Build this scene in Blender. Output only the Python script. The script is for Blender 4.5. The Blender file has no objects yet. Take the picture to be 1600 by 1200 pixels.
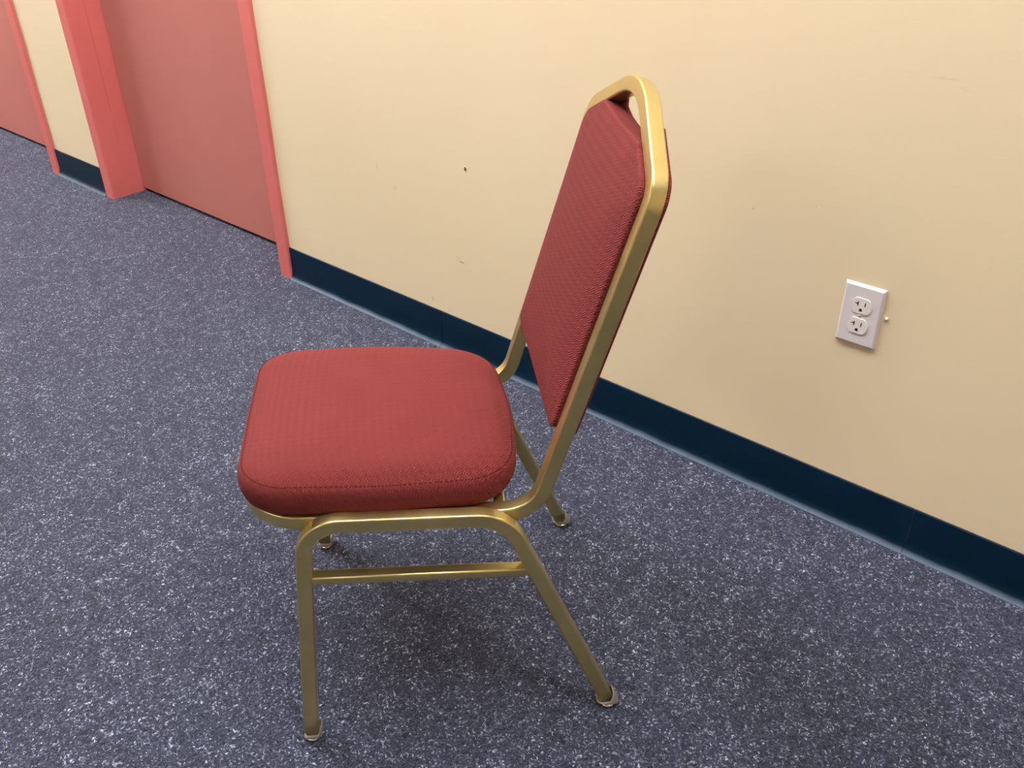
import bpy, bmesh, math, random
from mathutils import Vector, Matrix

random.seed(7)
SC = bpy.context.scene
COL = SC.collection

# ------------------------------------------------------------------ camera
CAM_LOC = Vector((0.9878, -1.4517, 1.2054))
YAW, PITCH, ROLL, FPX = -0.718527, -0.568242, -0.014049, 1422.158
_f = Vector((math.sin(YAW) * math.cos(PITCH), math.cos(YAW) * math.cos(PITCH), math.sin(PITCH)))
_r = Vector((math.cos(YAW), -math.sin(YAW), 0))
_u = _r.cross(_f)
_r2 = _r * math.cos(ROLL) + _u * math.sin(ROLL)
_u2 = -_r * math.sin(ROLL) + _u * math.cos(ROLL)
cam_data = bpy.data.cameras.new('camera')
cam_data.sensor_fit = 'HORIZONTAL'
cam_data.sensor_width = 36.0
cam_data.lens = FPX / 1600.0 * 36.0
cam_data.clip_start = 0.02
cam = bpy.data.objects.new('camera', cam_data)
COL.objects.link(cam)
M3 = Matrix((_r2, _u2, -_f)).transposed()
cam.matrix_world = Matrix.Translation(CAM_LOC) @ M3.to_4x4()
SC.camera = cam

# ------------------------------------------------------------------ world, exposure
world = bpy.data.worlds.new('world')
SC.world = world
world.use_nodes = True
world.node_tree.nodes['Background'].inputs[0].default_value = (0.9, 0.95, 1.0, 1)
world.node_tree.nodes['Background'].inputs[1].default_value = 0.0
vs = SC.view_settings
vs.view_transform = 'Standard'
vs.look = 'None'
vs.gamma = 1.0
vs.use_curve_mapping = False
vs.exposure = 0.08

CEIL_Z = 2.72
# unseen ceiling fixtures fitted to surface tones, last one added to lift the wall: (x, y, strength)
FIXTURES = [(-1.15, -0.80, 26.0), (0.1, -0.80, 12.0), (1.35, -0.80, 13.0), (-3.65, -0.80, 26.0), (-4.9, -0.80, 30.0), (-4.9, -2.3, 30.0), (-0.3, -4.2, 15.0), (1.9, -4.2, 3.0)]
FIX_W, FIX_L = 0.6, 1.2
LIGHT_COL = (1.0, 0.975, 0.94)

# ------------------------------------------------------------------ material helpers
def srgb(r, g, b):
    def c(v):
        v /= 255.0
        return v / 12.92 if v <= 0.04045 else ((v + 0.055) / 1.055) ** 2.4
    return (c(r), c(g), c(b), 1.0)


class NT:
    def __init__(self, name):
        self.m = bpy.data.materials.new(name)
        self.m.use_nodes = True
        self.t = self.m.node_tree
        self.b = self.t.nodes['Principled BSDF']

    def n(self, kind, **kw):
        nd = self.t.nodes.new(kind)
        for k, v in kw.items():
            setattr(nd, k, v)
        return nd

    def l(self, a, b):
        self.t.links.new(a, b)

    def math(self, op, a, b=None, c=None, clamp=False):
        nd = self.n('ShaderNodeMath', operation=op, use_clamp=clamp)
        for i, v in enumerate((a, b, c)):
            if v is None:
                continue
            if isinstance(v, (int, float)):
                nd.inputs[i].default_value = v
            else:
                self.l(v, nd.inputs[i])
        return nd.outputs[0]

    def ramp(self, fac, stops, interp='LINEAR'):
        nd = self.n('ShaderNodeValToRGB')
        nd.color_ramp.interpolation = interp
        el = nd.color_ramp.elements
        while len(el) < len(stops):
            el.new(0.5)
        for e, (p, c) in zip(el, stops):
            e.position = p
            e.color = c if len(c) == 4 else (*c, 1)
        self.l(fac, nd.inputs[0])
        return nd.outputs[0]

    def noise(self, vec, scale, detail=2.0, rough=0.5, out='Fac'):
        nd = self.n('ShaderNodeTexNoise')
        nd.inputs['Scale'].default_value = scale
        nd.inputs['Detail'].default_value = detail
        nd.inputs['Roughness'].default_value = rough
        if vec is not None:
            self.l(vec, nd.inputs['Vector'])
        return nd.outputs[out]

    def mix(self, fac, a, b, mode='MIX'):
        nd = self.n('ShaderNodeMix', data_type='RGBA', blend_type=mode)
        for sock, v in ((nd.inputs[0], fac), (nd.inputs[6], a), (nd.inputs[7], b)):
            if isinstance(v, (int, float)):
                sock.default_value = v
            elif isinstance(v, tuple):
                sock.default_value = v
            else:
                self.l(v, sock)
        return nd.outputs[2]

    def bump(self, h, strength, dist, prev=None):
        nd = self.n('ShaderNodeBump')
        nd.inputs['Strength'].default_value = strength
        nd.inputs['Distance'].default_value = dist
        self.l(h, nd.inputs['Height'])
        if prev is not None:
            self.l(prev, nd.inputs['Normal'])
        self.l(nd.outputs[0], self.b.inputs['Normal'])
        return nd.outputs[0]

    def obj(self):
        return self.n('ShaderNodeTexCoord').outputs['Object']

    def uv(self):
        return self.n('ShaderNodeTexCoord').outputs['UV']

    def set(self, **kw):
        for k, v in kw.items():
            self.b.inputs[k.replace('_', ' ')].default_value = v


def mat_wall():
    k = NT('cream_wall_paint')
    o = k.obj()
    big = k.noise(o, 1.3, 3, 0.5)
    col = k.ramp(big, [(0.3, srgb(231, 213, 179)), (0.7, srgb(236, 219, 187))])
    # faint rubbed marks
    sm = k.noise(o, 9.0, 5, 0.65)
    smf = k.ramp(sm, [(0.66, (0, 0, 0)), (0.8, (1, 1, 1))])
    col = k.mix(k.math('MULTIPLY', smf, 0.10), col, srgb(196, 170, 128))
    sep = k.n('ShaderNodeSeparateXYZ')
    k.l(o, sep.inputs[0])
    wob = k.noise(o, 120.0, 2, 0.6)
    wobv = k.math('MULTIPLY', k.math('SUBTRACT', wob, 0.5), 0.012)

    def mark(x, z, hx, hz, ang, amt, c):
        nonlocal col
        ca, sa = math.cos(ang), math.sin(ang)
        dx = k.math('SUBTRACT', sep.outputs[0], x)
        dz = k.math('SUBTRACT', sep.outputs[2], z)
        a = k.math('ADD', k.math('MULTIPLY', dx, ca), k.math('MULTIPLY', dz, sa))
        b = k.math('ADD', k.math('MULTIPLY', dx, -sa), k.math('MULTIPLY', dz, ca))
        b = k.math('ADD', b, k.math('MULTIPLY', wobv, min(1.0, hz / 0.004)))
        d = k.math('SQRT', k.math('ADD', k.math('POWER', k.math('ABSOLUTE', k.math('DIVIDE', a, hx)), 2.0),
                                  k.math('POWER', k.math('ABSOLUTE', k.math('DIVIDE', b, hz)), 2.0)))
        f = k.math('MULTIPLY', k.math('SUBTRACT', 1.25, d, clamp=True), amt, clamp=True)
        col = k.mix(f, col, c)
    mark(-0.438, 0.262, 0.010, 0.0022, -0.15, 0.75, srgb(150, 125, 85))
    mark(-0.448, 0.270, 0.008, 0.0015, -0.8, 0.4, srgb(165, 140, 100))
    mark(-0.549, 0.128, 0.003, 0.008, 0.0, 0.5, srgb(170, 140, 95))
    mark(0.576, 0.856, 0.022, 0.002, 0.05, 0.2, srgb(170, 145, 105))
    mark(0.600, 0.846, 0.012, 0.002, -0.2, 0.12, srgb(170, 145, 105))
    mark(-0.72, 0.44, 0.003, 0.016, 0.1, 0.25, srgb(175, 148, 105))
    mark(-0.66, 0.40, 0.012, 0.006, 0.6, 0.2, srgb(175, 148, 105))
    mark(0.42, 0.617, 0.002, 0.002, 0.0, 0.8, srgb(248, 238, 215))
    mark(0.30, 0.585, 0.0018, 0.0018, 0.0, 0.6, srgb(150, 125, 90))
    k.l(col, k.b.inputs['Base Color'])
    k.set(Roughness=0.42)
    k.b.inputs['Specular IOR Level'].default_value = 0.35
    h = k.noise(o, 260.0, 3, 0.55)
    n1 = k.bump(h, 0.18, 0.0012)
    h2 = k.noise(o, 26.0, 2, 0.5)
    k.bump(h2, 0.12, 0.004, n1)
    return k.m


def mat_plain(name, c, rough=0.5, spec=0.4, nscale=200.0, bump=0.1, var=0.06, metallic=0.0):
    k = NT(name)
    o = k.obj()
    n = k.noise(o, 7.0, 4, 0.6)
    dark = tuple(v * (1 - var) for v in c[:3]) + (1,)
    light = tuple(min(1, v * (1 + var)) for v in c[:3]) + (1,)
    k.l(k.ramp(n, [(0.3, dark), (0.7, light)]), k.b.inputs['Base Color'])
    k.set(Roughness=rough, Metallic=metallic)
    k.b.inputs['Specular IOR Level'].default_value = spec
    if bump:
        k.bump(k.noise(o, nscale, 3, 0.5), bump, 0.001)
    return k.m


def mat_frame_paint():
    k = NT('coral_red_frame_paint')
    o = k.obj()
    n = k.noise(o, 5.0, 4, 0.6)
    col = k.ramp(n, [(0.3, srgb(210, 110, 106)), (0.7, srgb(217, 117, 113))])
    # worn scratches and chips running upright
    mp = k.n('ShaderNodeMapping')
    mp.inputs['Scale'].default_value = (60, 60, 4)
    k.l(o, mp.inputs[0])
    sc = k.noise(mp.outputs[0], 1.0, 5, 0.7)
    f = k.ramp(sc, [(0.70, (0, 0, 0)), (0.76, (1, 1, 1))])
    col = k.mix(k.math('MULTIPLY', f, 0.35), col, srgb(150, 52, 52))
    k.l(col, k.b.inputs['Base Color'])
    k.set(Roughness=0.38)
    n1 = k.bump(k.noise(o, 180.0, 3, 0.5), 0.12, 0.001)
    k.bump(k.noise(mp.outputs[0], 0.4, 3, 0.5), 0.25, 0.001, n1)
    return k.m


def mat_base():
    k = NT('navy_rubber_cove')
    o = k.obj()
    n = k.noise(o, 12.0, 4, 0.6)
    col = k.ramp(n, [(0.3, srgb(1, 27, 46)), (0.7, srgb(3, 34, 55))])
    # dust that has settled as thin scratches
    sc = k.noise(o, 160.0, 3, 0.7)
    f = k.ramp(sc, [(0.72, (0, 0, 0)), (0.82, (1, 1, 1))])
    col = k.mix(k.math('MULTIPLY', f, 0.12), col, srgb(90, 105, 120))
    k.l(col, k.b.inputs['Base Color'])
    # toe highlight painted into the colour, paler towards the foot of the strip
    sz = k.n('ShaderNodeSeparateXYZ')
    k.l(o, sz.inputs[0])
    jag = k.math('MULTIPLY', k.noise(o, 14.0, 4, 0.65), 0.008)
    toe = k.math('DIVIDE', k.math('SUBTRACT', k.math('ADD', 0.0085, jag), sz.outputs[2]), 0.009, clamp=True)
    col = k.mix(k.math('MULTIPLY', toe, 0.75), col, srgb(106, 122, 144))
    k.l(col, k.b.inputs['Base Color'])
    k.set(Roughness=0.34)
    k.b.inputs['Specular IOR Level'].default_value = 0.22
    k.bump(k.noise(o, 300.0, 2, 0.5), 0.06, 0.001)
    return k.m


def mat_carpet():
    k = NT('blue_grey_speckled_loop_carpet')
    o = k.obj()
    # warp so the tufts are little irregular worms
    wn = k.noise(o, 95.0, 2, 0.5, out='Color')
    vm = k.n('ShaderNodeVectorMath', operation='SUBTRACT')
    k.l(wn, vm.inputs[0])
    vm.inputs[1].default_value = (0.5, 0.5, 0.5)
    vs_ = k.n('ShaderNodeVectorMath', operation='SCALE')
    k.l(vm.outputs[0], vs_.inputs[0])
    vs_.inputs['Scale'].default_value = 0.012
    va = k.n('ShaderNodeVectorMath', operation='ADD')
    k.l(o, va.inputs[0])
    k.l(vs_.outputs[0], va.inputs[1])
    v = va.outputs[0]

    def vor(scale, vec):
        nd = k.n('ShaderNodeTexVoronoi')
        nd.inputs['Scale'].default_value = scale
        k.l(vec, nd.inputs['Vector'])
        return nd
    v1 = vor(420.0, v)
    v2 = vor(240.0, v)
    s1 = k.n('ShaderNodeSeparateColor'); k.l(v1.outputs['Color'], s1.inputs[0])
    s2 = k.n('ShaderNodeSeparateColor'); k.l(v2.outputs['Color'], s2.inputs[0])
    patch = k.noise(o, 34.0, 3, 0.6)
    broad = k.noise(o, 5.0, 3, 0.55)
    val = k.math('ADD', k.math('MULTIPLY', s1.outputs[0], 0.72), k.math('MULTIPLY', s2.outputs[1], 0.28))
    val = k.math('ADD', val, k.math('MULTIPLY', k.math('SUBTRACT', patch, 0.5), 0.42))
    val = k.math('ADD', val, k.math('MULTIPLY', k.math('SUBTRACT', broad, 0.5), 0.12))
    col = k.ramp(val, [(0.06, srgb(27, 32, 50)), (0.42, srgb(54, 61, 86)), (0.68, srgb(75, 82, 109)),
                       (0.82, srgb(112, 119, 146)), (0.96, srgb(204, 209, 230))])
    # a few warm and teal yarns
    hue = k.ramp(s1.outputs[2], [(0.0, srgb(104, 86, 116)), (0.12, srgb(118, 112, 128)), (0.2, srgb(128, 128, 128)),
                                 (0.85, srgb(128, 128, 128)), (1.0, srgb(96, 122, 132))])
    col = k.mix(0.45, col, hue, 'OVERLAY')
    k.l(col, k.b.inputs['Base Color'])
    k.set(Roughness=0.85)
    k.b.inputs['Specular IOR Level'].default_value = 0.25
    k.b.inputs['Sheen Weight'].default_value = 0.12
    hgt = k.math('SUBTRACT', 1.0, k.math('MULTIPLY', v1.outputs['Distance'], 1.0))
    hgt = k.math('ADD', hgt, k.math('MULTIPLY', s1.outputs[1], 0.5))
    n1 = k.bump(hgt, 0.75, 0.0025)
    k.bump(k.noise(o, 900.0, 2, 0.6), 0.4, 0.001, n1)
    return k.m


def mat_fabric():
    k = NT('dusty_red_woven_upholstery')
    uv = k.uv()
    sep = k.n('ShaderNodeSeparateXYZ')
    k.l(uv, sep.inputs[0])
    u, v = sep.outputs[0], sep.outputs[1]
    # parquet weave: little blocks of three yarns, each block turned against its neighbours
    cell = 0.0082
    p = k.math('DIVIDE', k.math('ADD', u, v), cell * 1.4142)
    q = k.math('DIVIDE', k.math('SUBTRACT', u, v), cell * 1.4142)
    chk = k.math('FLOORED_MODULO', k.math('ADD', k.math('FLOOR', p), k.math('FLOOR', q)), 2.0)
    pick = k.math('ADD', k.math('MULTIPLY', chk, p), k.math('MULTIPLY', k.math('SUBTRACT', 1.0, chk), q))
    h = k.math('ABSOLUTE', k.math('SINE', k.math('MULTIPLY', pick, math.pi * 3)))
    n = k.noise(uv, 16.0, 3, 0.6)
    base = k.ramp(n, [(0.3, srgb(117, 43, 44)), (0.7, srgb(123, 46, 47))])
    fine = k.noise(uv, 900.0, 2, 0.6)
    col = k.mix(k.math('MULTIPLY', k.math('SUBTRACT', 1.0, h), 0.50), base, srgb(74, 22, 27))
    col = k.mix(k.math('MULTIPLY', fine, 0.18), col, srgb(150, 72, 71))
    k.l(col, k.b.inputs['Base Color'])
    k.set(Roughness=0.75)
    k.b.inputs['Specular IOR Level'].default_value = 0.2
    k.b.inputs['Sheen Weight'].default_value = 0.06
    k.b.inputs['Sheen Roughness'].default_value = 0.45
    k.b.inputs['Sheen Tint'].default_value = srgb(230, 130, 125)
    n1 = k.bump(h, 0.6, 0.0012)
    k.bump(fine, 0.15, 0.0006, n1)
    return k.m


def mat_gold():
    k = NT('brushed_gold_tube')
    o = k.obj()
    n = k.noise(o, 22.0, 4, 0.65)
    col = k.ramp(n, [(0.3, (0.62, 0.515, 0.225, 1)), (0.7, (0.71, 0.59, 0.27, 1))])
    # rubbed pale patches and dark nicks
    w = k.noise(o, 75.0, 4, 0.7)
    wf = k.ramp(w, [(0.70, (0, 0, 0)), (0.74, (1, 1, 1))])
    col = k.mix(k.math('MULTIPLY', wf, 0.55), col, (0.78, 0.70, 0.50, 1))
    d = k.noise(o, 140.0, 3, 0.6)
    df = k.ramp(d, [(0.74, (0, 0, 0)), (0.78, (1, 1, 1))])
    col = k.mix(k.math('MULTIPLY', df, 0.6), col, (0.16, 0.10, 0.04, 1))
    k.l(col, k.b.inputs['Base Color'])
    k.set(Metallic=0.92)
    rr = k.ramp(n, [(0.25, (0.27, 0.27, 0.27)), (0.75, (0.38, 0.38, 0.38))])
    k.l(rr, k.b.inputs['Roughness'])
    k.bump(k.noise(o, 500.0, 2, 0.5), 0.04, 0.001)
    return k.m


def mat_emit(name, c, s):
    k = NT(name)
    k.set(Roughness=0.6)
    k.b.inputs['Base Color'].default_value = (0.9, 0.9, 0.9, 1)
    k.b.inputs['Emission Color'].default_value = (*c, 1)
    k.b.inputs['Emission Strength'].default_value = s
    return k.m


M_WALL = mat_wall()
M_FRAME = mat_frame_paint()
M_DOOR = mat_plain('dusty_rose_door_paint', srgb(188, 116, 108), 0.5, 0.4, 320.0, 0.2, 0.03)
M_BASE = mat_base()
M_CARPET = mat_carpet()
M_FABRIC = mat_fabric()
M_GOLD = mat_gold()
M_THREAD = mat_plain('dark_red_thread', srgb(84, 22, 28), 0.8, 0.2, 900.0, 0.1)
M_CAP = mat_plain('cloudy_plastic', srgb(172, 166, 156), 0.35, 0.5, 300.0, 0.05)
M_CAP.node_tree.nodes['Principled BSDF'].inputs['Transmission Weight'].default_value = 0.35
M_GLIDE = mat_plain('nickel_glide', (0.75, 0.72, 0.66, 1), 0.22, 0.5, 300.0, 0.02, 0.05, 1.0)
M_PLATE = mat_plain('light_grey_white_plastic', srgb(222, 216, 220), 0.3, 0.5, 500.0, 0.01, 0.01)
M_RECEPT = mat_plain('white_socket_plastic', srgb(232, 228, 226), 0.28, 0.5, 500.0, 0.01, 0.01)
M_SLOT = mat_plain('dark_slot', srgb(38, 30, 26), 0.6, 0.2, 300.0, 0.0)
M_SCREW = mat_plain('painted_screw', srgb(212, 208, 206), 0.3, 0.5, 300.0, 0.02)
M_CEIL = mat_plain('white_ceiling_tile', srgb(225, 222, 214), 0.9, 0.2, 90.0, 0.3)
M_PLUG = mat_plain('ivory_plug', srgb(238, 226, 204), 0.35, 0.5, 300.0, 0.02)
M_HOLE = mat_plain('dark_plaster_hole', srgb(108, 92, 66), 0.9, 0.1, 300.0, 0.2)
M_WHITE_METAL = mat_plain('white_enamel', srgb(235, 235, 232), 0.4, 0.4, 300.0, 0.02)

# ------------------------------------------------------------------ geometry helpers
def link(name, bm, mat, parent=None, smooth=False, uvf=None):
    me = bpy.data.meshes.new(name)
    bmesh.ops.recalc_face_normals(bm, faces=bm.faces[:])
    if uvf:
        lay = bm.loops.layers.uv.new('UVMap')
        for f in bm.faces:
            for lp in f.loops:
                lp[lay].uv = uvf(lp.vert.co)
    bm.to_mesh(me)
    bm.free()
    if smooth:
        for p in me.polygons:
            p.use_smooth = True
    me.materials.append(mat)
    o = bpy.data.objects.new(name, me)
    if mat is M_GOLD or name == 'foot_cap':
        wn = o.modifiers.new('crisp_corners', 'WEIGHTED_NORMAL')
        wn.weight = 100
        wn.keep_sharp = True
    COL.objects.link(o)
    if parent is not None:
        o.parent = parent
    return o


def empty(name, loc=(0, 0, 0), rz=0.0):
    o = bpy.data.objects.new(name, None)
    o.empty_display_size = 0.05
    o.location = loc
    o.rotation_euler = (0, 0, rz)
    COL.objects.link(o)
    return o


def tag(o, label=None, cat=None, kind=None, group=None):
    if label: o['label'] = label
    if cat: o['category'] = cat
    if kind: o['kind'] = kind
    if group: o['group'] = group
    return o


def box(bm, x0, x1, y0, y1, z0, z1, bevel=0.0, seg=2):
    r = bmesh.ops.create_cube(bm, size=1.0)
    vs_ = r['verts']
    for v in vs_:
        v.co = Vector(((x0 + x1) / 2 + v.co.x * (x1 - x0), (y0 + y1) / 2 + v.co.y * (y1 - y0), (z0 + z1) / 2 + v.co.z * (z1 - z0)))
    if bevel > 0:
        es = set()
        for v in vs_:
            es.update(v.link_edges)
        bmesh.ops.bevel(bm, geom=list(es), offset=bevel, segments=seg, profile=0.5, affect='EDGES')


def round_poly(pts, closed=True):
    """pts: (x, y, radius); returns a polyline with filleted corners."""
    out = []
    n = len(pts)
    for i in range(n):
        P = Vector(pts[i][:2]); r = pts[i][2]
        if (not closed and i in (0, n - 1)) or r <= 0:
            out.append(P)
            continue
        A = Vector(pts[i - 1][:2]); B = Vector(pts[(i + 1) % n][:2])
        da = (A - P).normalized(); db = (B - P).normalized()
        ang = math.acos(max(-1, min(1, da.dot(db))))
        t = r / math.tan(ang / 2)
        c = P + (da + db).normalized() * (r / math.sin(ang / 2))
        p0 = P + da * t; p1 = P + db * t
        v0 = p0 - c; v1 = p1 - c
        turn = math.atan2(v0.x * v1.y - v0.y * v1.x, v0.dot(v1))
        k = max(4, int(abs(turn) / math.radians(6)))
        for j in range(k + 1):
            a = turn * j / k
            out.append(c + Vector((v0.x * math.cos(a) - v0.y * math.sin(a), v0.x * math.sin(a) + v0.y * math.cos(a))))
    return out


def resample(poly, step, closed=True):
    n = len(poly)
    out = []
    for i in range(n if closed else n - 1):
        a = poly[i]; b = poly[(i + 1) % n]
        L = (b - a).length
        if L < 1e-7:
            continue
        k = max(1, int(math.ceil(L / step)))
        for j in range(k):
            out.append(a.lerp(b, j / k))
    if not closed:
        out.append(poly[-1])
    return out


def section(w, h, r, seg=3):
    """rounded rectangle outline, w along first axis, h along the second."""
    pts = []
    for cx, cy, a0 in ((w / 2 - r, h / 2 - r, 0), (-w / 2 + r, h / 2 - r, 90), (-w / 2 + r, -h / 2 + r, 180), (w / 2 - r, -h / 2 + r, 270)):
        for j in range(seg + 1):
            a = math.radians(a0 + 90 * j / seg)
            pts.append((cx + r * math.cos(a), cy + r * math.sin(a)))
    return pts


def sweep(bm, pts, normals, sec, closed):
    """sweep section along 3D pts; normals give the second section axis."""
    n = len(pts)
    rings = []
    for i in range(n):
        if closed:
            T = (pts[(i + 1) % n] - pts[i - 1]).normalized()
        else:
            T = (pts[min(i + 1, n - 1)] - pts[max(i - 1, 0)]).normalized()
        N = normals[i]
        N = (N - T * N.dot(T)).normalized()
        B = T.cross(N)
        rings.append([bm.verts.new(pts[i] + B * a + N * b) for a, b in sec])
    m = len(sec)
    for i in range(n if closed else n - 1):
        r0, r1 = rings[i], rings[(i + 1) % n]
        for j in range(m):
            bm.faces.new((r0[j], r0[(j + 1) % m], r1[(j + 1) % m], r1[j]))
    if not closed:
        bm.faces.new(rings[0][::-1])
        bm.faces.new(rings[-1])


def prism(bm, poly, axis_map, d0, d1):
    a = [bm.verts.new(axis_map(p[0], p[1], d0)) for p in poly]
    b = [bm.verts.new(axis_map(p[0], p[1], d1)) for p in poly]
    bm.faces.new(a)
    bm.faces.new(b[::-1])
    n = len(poly)
    for i in range(n):
        bm.faces.new((a[i], b[i], b[(i + 1) % n], a[(i + 1) % n]))


# ------------------------------------------------------------------ the room
X0, X1, Y0 = -7.0, 3.4, -6.2
DOORS = [(-2.245, -1.150), (-3.700, -2.604)]         # outer edges of the two frames
FACE, HEAD = 0.053, 2.12
WALL_T = 0.30

bm = bmesh.new()
box(bm, X0, X1, Y0, 0.6, -0.10, 0.0)
floor = tag(link('floor', bm, M_CARPET), 'blue-grey speckled loop carpet covering the floor', 'floor', 'structure')

bm = bmesh.new()
spans = [(DOORS[0][1] - 0.02, X1), (DOORS[1][1] - 0.02, DOORS[0][0] + 0.02), (X0, DOORS[1][0] + 0.02)]
for a, b in spans:
    box(bm, a, b, 0.0, WALL_T, 0.0, CEIL_Z)
for a, b in DOORS:
    box(bm, a + 0.02, b - 0.02, 0.0, WALL_T, HEAD - 0.02, CEIL_Z)
tag(link('wall_back', bm, M_WALL), 'cream painted wall behind the chair', 'wall', 'structure')

for nm, ext, lab in (('wall_left', (X0 - 0.1, X0, Y0, 0.3), 'cream end wall beyond the doors'),
                     ('wall_right', (X1, X1 + 0.1, Y0, 0.3), 'cream end wall past the outlet'),
                     ('wall_front', (X0, X1, Y0 - 0.1, Y0), 'cream wall facing the chair')):
    bm = bmesh.new()
    box(bm, *ext, 0.0, CEIL_Z)
    tag(link(nm, bm, M_WALL), lab, 'wall', 'structure')
bm = bmesh.new()
box(bm, X0, X1, Y0, 0.3, CEIL_Z, CEIL_Z + 0.08)
tag(link('ceiling', bm, M_CEIL), 'white ceiling above the room', 'ceiling', 'structure')

# doors and their painted metal frames
DOOR_Y = 0.112
for i, (a, b) in enumerate(DOORS):
    tr = empty('trim_%d' % (i + 1), (a, 0, 0))
    tag(tr, ('coral red door frame nearest the chair' if i == 0 else 'coral red door frame at the far left edge'), 'door frame', 'structure')
    rng = random.Random(31 + i)
    for side in (0, 1):
        bm = bmesh.new()
        # section of a pressed metal jamb: face, reveal, small step of the stop
        prof = [(0.0, 0.006), (0.0, -0.008), (0.003, -0.011), (FACE - 0.004, -0.011), (FACE, -0.007), (FACE, 0.058), (FACE - 0.0015, 0.0595),
                (FACE - 0.0015, 0.155), (0.03, 0.155), (0.03, 0.006)]
        rows = []
        nz = 60
        for j in range(nz + 1):
            z = HEAD * j / nz
            wv = 0.0012 * (math.sin(z * 7.1 + i) + 0.6 * math.sin(z * 19.0 + 1.3 * side)) * (1 if z > 0.12 else 0.3)
            row = []
            for (px, py) in prof:
                xx = px + (wv if px < 0.004 else 0)
                X = xx if side == 0 else (b - a) - xx
                row.append(bm.verts.new((X, py, z)))
            rows.append(row)
        m = len(prof)
        for j in range(nz):
            for q in range(m):
                bm.faces.new((rows[j][q], rows[j][(q + 1) % m], rows[j + 1][(q + 1) % m], rows[j + 1][q]))
        bm.faces.new(rows[0]); bm.faces.new(rows[-1])
        link('jamb', bm, M_FRAME, tr)
    bm = bmesh.new()
    box(bm, 0.0, b - a, -0.011, 0.155, HEAD, HEAD + FACE, 0.003)
    link('door_head', bm, M_FRAME, tr)
    bm = bmesh.new()
    box(bm, a + FACE + 0.0015, b - FACE - 0.0015, DOOR_Y, DOOR_Y + 0.044, 0.012, HEAD - 0.003, 0.002)
    d = link('door_%d' % (i + 1), bm, M_DOOR)
    tag(d, ('dusty rose door leaf set back in the nearer frame' if i == 0 else 'dusty rose door leaf at the far left edge'), 'door', 'structure')
    bm = bmesh.new()
    box(bm, a + FACE, b - FACE, 0.10, 0.30, 0.0, 0.004, 0.001)
    th = link('threshold', bm, M_SLOT, tr)

# rubber cove base, piece by piece
J1, J2 = -0.519, 0.700
PIECES = [(DOORS[0][1], J1), (J1, J2), (J2, J2 + 1.2192), (J2 + 1.2192, X1)]
COVE = [(0.0, 0.0), (-0.0150, 0.0), (-0.0152, 0.0016), (-0.0128, 0.0040), (-0.0100, 0.0072), (-0.0075, 0.0115), (-0.0055, 0.017), (-0.0042, 0.024),
        (-0.0036, 0.032), (-0.0034, 0.0990), (-0.0028, 0.1010), (-0.0016, 0.1018), (0.0, 0.1018)]


def cove(a, b, parent):
    bm = bmesh.new()
    n = max(2, int((b - a) / 0.05))
    rows = []
    for j in range(n + 1):
        x = a + 0.0005 + (b - a - 0.001) * j / n
        rows.append([bm.verts.new((x, y, z)) for y, z in COVE])
    m = len(COVE)
    for j in range(n):
        for q in range(m):
            bm.faces.new((rows[j][q], rows[j][(q + 1) % m], rows[j + 1][(q + 1) % m], rows[j + 1][q]))
    bm.faces.new(rows[0]); bm.faces.new(rows[-1])
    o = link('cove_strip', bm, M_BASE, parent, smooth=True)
    md = o.modifiers.new('es', 'EDGE_SPLIT'); md.split_angle = math.radians(50)
    return o


bb = tag(empty('baseboard_back'), 'navy rubber cove base along the cream wall', 'baseboard', 'structure')
for a, b in PIECES:
    cove(a, b, bb)
bl = tag(empty('baseboard_left'), 'short navy rubber cove base between the two door frames', 'baseboard', 'structure')
cove(DOORS[1][1], DOORS[0][0], bl)

# ceiling fixtures that light the room
LIGHT_WORDS = ['brightest light panel in the row above the chair', 'dim light panel straight above the chair', 'light panel above the wall outlet',
               'light panel above the far left door', 'light panel at the left end of the row', 'light panel beside the left end of the row',
               'faint light panel far behind the camera', 'faint light panel added behind the camera to lift the wall']
for (fx, fy, s), words in zip(FIXTURES, LIGHT_WORDS):
    t = tag(empty('ceiling_light', (fx, fy, CEIL_Z)), 'white recessed ' + words, 'ceiling light', None, 'ceiling light panels')
    bm = bmesh.new()
    w, l = FIX_L / 2, FIX_W / 2
    for q in ((-w - .02, w + .02, -l - .02, -l), (-w - .02, w + .02, l, l + .02), (-w - .02, -w, -l, l), (w, w + .02, -l, l)):
        box(bm, *q, -0.018, 0.0)
    link('housing', bm, M_WHITE_METAL, t)
    bm = bmesh.new()
    box(bm, -w, w, -l, l, -0.010, -0.004)
    link('diffuser', bm, mat_emit('lit_diffuser', LIGHT_COL, s), t)

# ------------------------------------------------------------------ the chair
# local axes: +x to the chair's back, +y to its far side, z up; origin between the feet
CH_TH = 0.837009
CH_NF = Vector((0.162868, -0.983963, 0.0))
HALF = 0.212
_b = Vector((-math.sin(CH_TH), math.cos(CH_TH), 0))
chair = empty('banquet_chair', CH_NF + _b * HALF, CH_TH)
tag(chair, 'gold metal banquet chair with dusty red fabric seat and crown back', 'chair')

TB = 0.0215                                    # square tube
SEC = section(TB, TB, 0.0028)
FOOT_Y, TOP_Y = 0.2147, 0.18 + TB / 2          # leg frames lean out a little

# the bent sheet on which the seat and back loop lies
SEAT_X0 = -0.040
SEAT_SL = -0.066
KB = 0.305
RB = 0.055
_seat_dir = Vector((1, SEAT_SL)).normalized()
_back_dir = Vector((KB, 1)).normalized()


def seat_z(x):
    return 0.3935 + SEAT_SL * (x - 0.007)


def back_x(z):
    return 0.3892 + KB * (z - 0.5)


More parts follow.
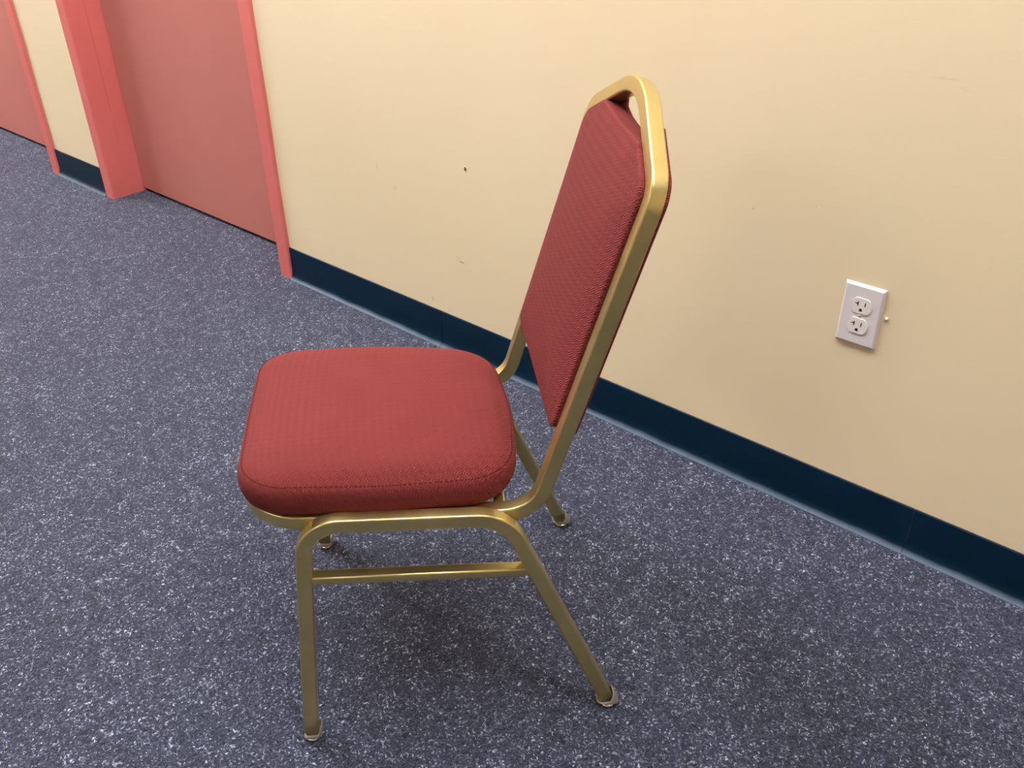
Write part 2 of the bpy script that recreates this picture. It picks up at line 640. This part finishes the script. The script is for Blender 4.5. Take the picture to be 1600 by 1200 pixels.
_zz = 0.37
for _ in range(20):
    _zz = seat_z(back_x(_zz))
CORNER = Vector((back_x(_zz), _zz))
BEND = math.acos(_seat_dir.dot(_back_dir))
TL = RB * math.tan(BEND / 2)
P_START = Vector((SEAT_X0, seat_z(SEAT_X0)))
B0 = CORNER - _seat_dir * TL
B1 = CORNER + _back_dir * TL
S1 = (B0 - P_START).length
S2 = S1 + RB * BEND
SN = Vector((-_seat_dir.y, _seat_dir.x))      # seat upward normal = inner side of the bend
BC = B0 + SN * RB


def sheet(s):
    """profile point (x, z) and inner normal at arc length s."""
    if s <= S1:
        return P_START + _seat_dir * s, SN
    if s >= S2:
        return B1 + _back_dir * (s - S2), Vector((-_back_dir.y, _back_dir.x))
    a = (s - S1) / RB
    d = -SN
    v = Vector((d.x * math.cos(a) - d.y * math.sin(a), d.x * math.sin(a) + d.y * math.cos(a)))
    return BC + v * RB, -v


def s_of_z(z):
    """arc length of the tube centre whose FRONT face lies at height z on the back."""
    nz = _back_dir.x
    return S2 + (z - nz * TB / 2 - B1.y) / _back_dir.y


def on_sheet(s, y, d=0.0):
    p, n = sheet(s)
    return Vector((p.x + n.x * d, y, p.y + n.y * d)), Vector((n.x, 0, n.y))


h = TB / 2
HS, HW = 0.180 - h, 0.1865 - h                 # half widths (centre of tube)
s_sh = s_of_z(0.841) - h * 0.55
s_ap = s_of_z(0.930) - h * 1.12
loop = [(0.0, -HS, 0.075), (S1, -HS, 0.0), (s_sh, -HW, 0.040), (s_ap, 0.0, 0.13), (s_sh, HW, 0.040), (S1, HS, 0.0), (0.0, HS, 0.075)]
loop2d = resample(round_poly(loop), 0.008)
pts, nrm = [], []
for p in loop2d:
    a, n = on_sheet(p.x, p.y)
    pts.append(a); nrm.append(n)
bm = bmesh.new()
sweep(bm, pts, nrm, SEC, True)
link('seat_and_back_frame', bm, M_GOLD, chair, smooth=True)['label'] = 'bent gold tube loop around seat and back'

# side leg frames
def leg_pt(x, z, sg):
    y = FOOT_Y + (TOP_Y - FOOT_Y) * min(1.0, z / 0.385)
    return Vector((x, sg * y, z))


TOPZ = lambda x: 0.3978 + SEAT_SL * (x - 0.093)
FX = lambda z: -0.0025 + 0.093 * z
RX = lambda z: 0.4635 - 0.41 * z
zf = 0.40
for _ in range(20): zf = TOPZ(FX(zf))
zr = 0.38
for _ in range(20): zr = TOPZ(RX(zr))
ZT = 0.016
prof = round_poly([(FX(ZT), ZT, 0), (FX(zf), zf, 0.050), (RX(zr), zr, 0.066), (RX(ZT), ZT, 0)], closed=False)
prof = resample(prof, 0.02, closed=False)
for sg in (-1, 1):
    bm = bmesh.new()
    P = [leg_pt(p.x, p.y, sg) for p in prof]
    sweep(bm, P, [Vector((0, 1, 0))] * len(P), SEC, False)
    lf = link('leg_frame', bm, M_GOLD, chair, smooth=True)
    # stretcher between the front and the rear leg
    bm = bmesh.new()
    za, zb = 0.3085, 0.2875
    A = leg_pt(FX(za) + h - 0.001, za, sg); B = leg_pt(RX(zb) - h * 1.1 + 0.001, zb, sg)
    sweep(bm, [A, A.lerp(B, 0.5), B], [Vector((0, 0, 1))] * 3, section(0.0185, 0.0140, 0.003), False)
    link('stretcher', bm, M_GOLD, lf, smooth=True)
    # plastic shoes with metal glides
    for fxn in (FX, RX):
        X = fxn(0.012)
        lean = 0.093 if fxn is FX else -0.41
        Y = sg * FOOT_Y
        bm = bmesh.new()
        sec = section(0.0285, 0.0262, 0.007, 4)
        rings = []
        for z, sc in ((0.0056, 0.80), (0.0066, 0.92), (0.0090, 1.0), (0.0245, 0.97), (0.0262, 0.92), (0.0262, 0.80), (0.0095, 0.76)):
            rings.append([bm.verts.new((X + 0.0026 + lean * (z - 0.012) + a * sc, Y + b * sc, z if z < 0.02 else z - 0.0135 * max(0.0, min(1.0, (0.0125 - a) / 0.004)))) for a, b in sec])
        for r0, r1 in zip(rings, rings[1:]):
            for j in range(len(sec)):
                bm.faces.new((r0[j], r0[(j + 1) % len(sec)], r1[(j + 1) % len(sec)], r1[j]))
        bm.faces.new(rings[0]); bm.faces.new(rings[-1])
        cap = link('foot_cap', bm, M_CAP, lf, smooth=True)
        cap['label'] = 'cloudy plastic foot cap'
        bm = bmesh.new()
        n = 20
        rr = []
        for z, r in ((0.0, 0.0085), (0.0006, 0.0112), (0.0020, 0.0134), (0.0040, 0.0138), (0.0060, 0.0118)):
            rr.append([bm.verts.new((X + 0.0015 + r * math.cos(2 * math.pi * j / n), Y + r * math.sin(2 * math.pi * j / n), z)) for j in range(n)])
        for r0, r1 in zip(rr, rr[1:]):
            for j in range(n):
                bm.faces.new((r0[j], r0[(j + 1) % n], r1[(j + 1) % n], r1[j]))
        bm.faces.new(rr[0]); bm.faces.new(rr[-1])
        link('glide', bm, M_GLIDE, lf, smooth=True)['label'] = 'shiny metal glide under the foot cap'

# cross bars under the seat
for x in (0.302, 0.035):
    bm = bmesh.new()
    z = seat_z(x) - 0.001
    yy = HS - h + 0.001
    sweep(bm, [Vector((x, -yy, z)), Vector((x, 0, z)), Vector((x, yy, z))], [Vector((0, 0, 1))] * 3, section(0.0165, 0.0165, 0.003), False)
    link('cross_bar', bm, M_GOLD, chair, smooth=True)

# ---- cushions
def seat_local(x, y, d):
    return Vector((x + SEAT_SL * -d, y, seat_z(x) + h + d))


def cushion(name, outline, layers, place, uvf, parent, center, cap_bottom=True, base_in=0.0125):
    """outline: 2D polyline; layers: (inset, height) from bottom to the crown."""
    bm = bmesh.new()
    n = len(outline)
    # inward normals of the outline
    nor = []
    for i in range(n):
        t = outline[(i + 1) % n] - outline[i - 1]
        t.normalize()
        nn = Vector((-t.y, t.x))
        if nn.dot(center - outline[i]) < 0:
            nn = -nn
        nor.append(nn)
    ex = max(abs(p.x - center.x) for p in outline)
    ey = max(abs(p.y - center.y) for p in outline)
    rings = []
    for kind, ins, hgt in layers:
        ring = []
        for i in range(n):
            if kind == 'o':
                q = outline[i] + nor[i] * ins
            else:                      # scaled towards the centre
                v = outline[i] + nor[i] * base_in - center
                el = v / math.sqrt((v.x / ex) ** 2 + (v.y / ey) ** 2)
                q = center + v.lerp(el, min(1.0, (1 - ins) * 1.2)) * ins
            ring.append(bm.verts.new(place(q.x, q.y, hgt)))
        rings.append(ring)
    for r0, r1 in zip(rings, rings[1:]):
        for j in range(n):
            bm.faces.new((r0[j], r0[(j + 1) % n], r1[(j + 1) % n], r1[j]))
    if cap_bottom:
        bm.faces.new(rings[0])
    last = layers[-1][2]
    c = bm.verts.new(place(center.x, center.y, last + 0.0003))
    for j in range(n):
        bm.faces.new((rings[-1][j], rings[-1][(j + 1) % n], c))
    return link(name, bm, M_FABRIC, parent, smooth=True, uvf=uvf), nor


seat_out = round_poly([(-0.054, -0.181, 0.070), (0.140, -0.1875, 0.60), (0.324, -0.176, 0.085), (0.341, 0.0, 0.40), (0.324, 0.176, 0.085),
                       (0.140, 0.196, 0.60), (-0.054, 0.181, 0.070), (-0.056, 0.0, 1.0)])
seat_out = resample(seat_out, 0.007)
SEAT_LAYERS = [('o', 0.020, 0.0), ('o', 0.010, 0.002), ('o', 0.005, 0.008), ('o', 0.0015, 0.018), ('o', 0.0, 0.028), ('o', 0.0006, 0.036), ('o', 0.0025, 0.043),
               ('o', 0.0060, 0.0490), ('o', 0.0075, 0.0498), ('o', 0.009, 0.0515), ('o', 0.0125, 0.0538),
               ('s', 0.97, 0.0582), ('s', 0.92, 0.0632), ('s', 0.84, 0.0680), ('s', 0.70, 0.0722), ('s', 0.5, 0.0752), ('s', 0.3, 0.0766), ('s', 0.12, 0.0770)]
seat, snor = cushion('seat_cushion', seat_out, SEAT_LAYERS, seat_local, lambda c: (c.x + (c.z - 0.44) * 0.8, c.y + (c.z - 0.44) * 0.8), chair, Vector((0.145, 0.0)))
seat['label'] = 'padded dusty red woven seat'

# stitching along the rim of the seat: short dark thread dashes
bm = bmesh.new()
n = len(seat_out)
for i in range(n):
    a = seat_out[i] + snor[i] * 0.0074
    b = seat_out[(i + 1) % n] + snor[(i + 1) % n] * 0.0074
    b = a.lerp(b, 0.62)
    A = seat_local(a.x, a.y, 0.0502); B = seat_local(b.x, b.y, 0.0502)
    if (B - A).length > 0.0005:
        sweep(bm, [A, B], [Vector((0, 0, 1))] * 2, section(0.0016, 0.0010, 0.0003, 1), False)
tag(link('stitching', bm, M_THREAD, seat), 'dark stitched seam around the seat rim', None, 'stuff')

# back pad: sits inside the tube, bulging to the front, straight grip edge at the top
inn = h + 0.0006


def diag(s_edge):
    """half width of the tube centre line on the crown at arc length s"""
    return HW * (s_ap - s_edge) / (s_ap - s_sh)


s_bot = s_of_z(0.497)
s_top = s_of_z(0.862)
_slope = math.atan2(s_ap - s_sh, HW)
_off = inn / math.cos(_slope)
hw_top = HW * (s_ap - _off - s_top) / (s_ap - s_sh)
s_shi = s_ap - _off - (s_ap - s_sh) * (HW - inn) / HW
hw_bot = HS + (HW - HS) * (s_bot - S1) / (s_sh - S1) - inn
pad = round_poly([(s_bot, -hw_bot, 0.015), (s_shi, -(HW - inn), 0.034), (s_top, -hw_top, 0.014), (s_top - 0.003, 0.0, 0.5), (s_top, hw_top, 0.014),
                  (s_shi, HW - inn, 0.034), (s_bot, hw_bot, 0.015)])
pad = resample(pad, 0.007)
pc = Vector(((s_bot + s_top) / 2 - 0.01, 0.0))
PAD_LAYERS = [('o', 0.001, -0.0150), ('o', 0.0, -0.0145), ('o', 0.0, -0.004), ('o', 0.0, 0.0110), ('o', 0.0, 0.0136), ('o', 0.0003, 0.0146), ('o', 0.0011, 0.0155), ('o', 0.0030, 0.0163), ('o', 0.0060, 0.0170),
              ('s', 0.97, 0.0182), ('s', 0.93, 0.0200), ('s', 0.86, 0.0226), ('s', 0.76, 0.0254), ('s', 0.62, 0.0282), ('s', 0.46, 0.0304), ('s', 0.3, 0.0317), ('s', 0.12, 0.0323)]
place_back = lambda s, y, d: on_sheet(s, y, d)[0]
bp, _ = cushion('back_cushion', pad, PAD_LAYERS, place_back, lambda c: (c.y * 1.0 + (c.x - KB * c.z) * 0.5, c.z * 1.045), chair, pc, base_in=0.006)
bp['label'] = 'dusty red woven pad filling the crown back'

# rear panel of the back, laid over the tube from behind
ov = h - 0.001
def crown_s(hh, off):
    return s_ap - (s_ap - s_sh) * hh / HW + off / math.cos(_slope)


HC = 0.088
s_u = s_of_z(0.858)
half = [(s_bot, hw_bot + inn + ov - 0.003, 0.02), (s_sh + ov * 0.55, HW + ov, 0.040), (crown_s(HC, ov - 0.002), HC, 0.006), (crown_s(HC - 0.012, -h - 0.004), HC - 0.014, 0.012),
        (s_u, 0.010, 0.03)]
pan = round_poly([(p, -q, r) for p, q, r in half] + [(p, q, r) for p, q, r in half[::-1]])
pan = resample(pan, 0.007)
PAN_LAYERS = [('o', 0.002, -h - 0.0003), ('o', 0.001, -h - 0.0012), ('o', 0.001, -h - 0.0030), ('o', 0.003, -h - 0.0044), ('o', 0.007, -h - 0.0052), ('o', 0.0125, -h - 0.0058),
              ('s', 0.95, -h - 0.0064), ('s', 0.8, -h - 0.0074), ('s', 0.5, -h - 0.0082), ('s', 0.2, -h - 0.0084)]
rp, _ = cushion('back_panel', pan, PAN_LAYERS, place_back, lambda c: (c.y + (c.x - KB * c.z) * 0.5, c.z * 1.045), chair, pc)
rp['label'] = 'red fabric rear panel of the back'

# ------------------------------------------------------------------ wall outlet
OX, OZ = 0.5275, 0.4475
out = empty('wall_outlet', (OX, 0, OZ))
tag(out, 'white duplex power outlet with grey-white plate on the cream wall', 'outlet')
bm = bmesh.new()
PW, PH, PT = 0.0355, 0.0575, 0.0062
r0 = [bm.verts.new((sx * PW, 0.0, sz * PH)) for sx, sz in ((-1, -1), (1, -1), (1, 1), (-1, 1))]
r1 = [bm.verts.new((sx * PW, -0.0022, sz * PH)) for sx, sz in ((-1, -1), (1, -1), (1, 1), (-1, 1))]
r2 = [bm.verts.new((sx * (PW - 0.0035), -PT, sz * (PH - 0.0035))) for sx, sz in ((-1, -1), (1, -1), (1, 1), (-1, 1))]
for A, B in ((r0, r1), (r1, r2)):
    for j in range(4):
        bm.faces.new((A[j], A[(j + 1) % 4], B[(j + 1) % 4], B[j]))
bm.faces.new(r0); bm.faces.new(r2)
bmesh.ops.bevel(bm, geom=[e for e in bm.edges], offset=0.0006, segments=2, affect='EDGES')
link('cover_plate', bm, M_PLATE, out)


def flat(x, z, d):
    return Vector((x, -d, z))


def recept_outline(R, hh):
    a = math.asin(hh / R)
    o = []
    for j in range(13):
        t = -a + 2 * a * j / 12
        o.append((R * math.cos(t), R * math.sin(t)))
    for j in range(13):
        t = math.pi - a + 2 * a * j / 12
        o.append((R * math.cos(t), R * math.sin(t)))
    return o


for cz in (0.0192, -0.0192):
    rc = empty('receptacle', (0, 0, cz)); rc.parent = out
    bm = bmesh.new()
    prism(bm, recept_outline(0.0178, 0.0150), flat, PT - 0.001, PT + 0.0016)
    bmesh.ops.bevel(bm, geom=[e for e in bm.edges if all(abs(v.co.y + PT + 0.0016) < 1e-6 for v in e.verts)], offset=0.0006, segments=2, affect='EDGES')
    link('socket_face', bm, M_RECEPT, rc)
    D0, D1 = PT + 0.0012, PT + 0.00185
    bm = bmesh.new()
    prism(bm, [(-0.0072, -0.0002), (-0.0054, -0.0002), (-0.0054, 0.0078), (-0.0072, 0.0078), (-0.0072, 0.0049), (-0.0112, 0.0049), (-0.0112, 0.0031), (-0.0072, 0.0031)], flat, D0, D1)
    link('slot', bm, M_SLOT, rc)
    bm = bmesh.new()
    prism(bm, [(0.0055, 0.0002), (0.0072, 0.0002), (0.0072, 0.0076), (0.0055, 0.0076)], flat, D0, D1)
    link('slot', bm, M_SLOT, rc)
    bm = bmesh.new()
    g = [(-0.0026, -0.0100), (0.0026, -0.0100)] + [(0.0026 * math.cos(t), -0.0072 + 0.0026 * math.sin(t)) for t in [math.pi * j / 8 for j in range(9)]]
    prism(bm, g, flat, D0, D1)
    link('ground_hole', bm, M_SLOT, rc)
bm = bmesh.new()
ring = []
for d, r in ((PT - 0.0005, 0.0032), (PT + 0.0005, 0.0032), (PT + 0.0012, 0.0022), (PT + 0.0014, 0.0008)):
    ring.append([bm.verts.new((r * math.cos(2 * math.pi * j / 16), -d, r * math.sin(2 * math.pi * j / 16))) for j in range(16)])
for A, B in zip(ring, ring[1:]):
    for j in range(16):
        bm.faces.new((A[j], A[(j + 1) % 16], B[(j + 1) % 16], B[j]))
bm.faces.new(ring[-1]); bm.faces.new(ring[0])
sc_ = link('screw', bm, M_SCREW, out, smooth=True)
bm = bmesh.new()
box(bm, -0.0024, 0.0024, -PT - 0.0016, -PT - 0.0010, -0.0003, 0.0003)
link('screw_slot', bm, M_SLOT, sc_)

# little plug beside the plate, and the old anchor hole
def dome(name, x, z, r, depth, mat, label, cat, squash=1.0):
    bm = bmesh.new()
    rings = []
    for j in range(6):
        a = math.pi / 2 * j / 6
        rings.append([bm.verts.new((r * math.cos(a) * math.cos(2 * math.pi * q / 14), -depth * math.sin(a), squash * r * math.cos(a) * math.sin(2 * math.pi * q / 14))) for q in range(14)])
    for A, B in zip(rings, rings[1:]):
        for q in range(14):
            bm.faces.new((A[q], A[(q + 1) % 14], B[(q + 1) % 14], B[q]))
    tip = bm.verts.new((0, -depth, 0))
    for q in range(14):
        bm.faces.new((rings[-1][q], rings[-1][(q + 1) % 14], tip))
    bm.faces.new(rings[0])
    ob = link(name, bm, mat, None, smooth=True)
    ob.location = (x, 0, z)
    return tag(ob, label, cat)


dome('wall_plug', 0.5715, 0.4545, 0.0032, 0.0045, M_PLUG, 'tiny ivory plug in the wall right of the outlet', 'plug')

# anchor hole: a plaster rim around a dark pit
bm = bmesh.new()
rg = []
for d, r in ((0.0, 0.0062), (0.0008, 0.0056), (0.0008, 0.0046), (0.0003, 0.0038)):
    rg.append([bm.verts.new((r * math.cos(2 * math.pi * q / 18), -d, 1.25 * r * math.sin(2 * math.pi * q / 18))) for q in range(18)])
for A, B in zip(rg, rg[1:]):
    for q in range(18):
        bm.faces.new((A[q], A[(q + 1) % 18], B[(q + 1) % 18], B[q]))
bm.faces.new(rg[0])
hole = empty('anchor_hole', (-0.414, 0, 0.502))
tag(hole, 'small dark anchor hole in the cream wall left of the chair back', 'hole')
link('rim', bm, M_WALL, hole, smooth=True)
bm = bmesh.new()
prism(bm, [(0.0038 * math.cos(2 * math.pi * q / 16), 0.0050 * math.sin(2 * math.pi * q / 16)) for q in range(16)], flat, 0.0001, 0.0005)
link('pit', bm, M_HOLE, hole)
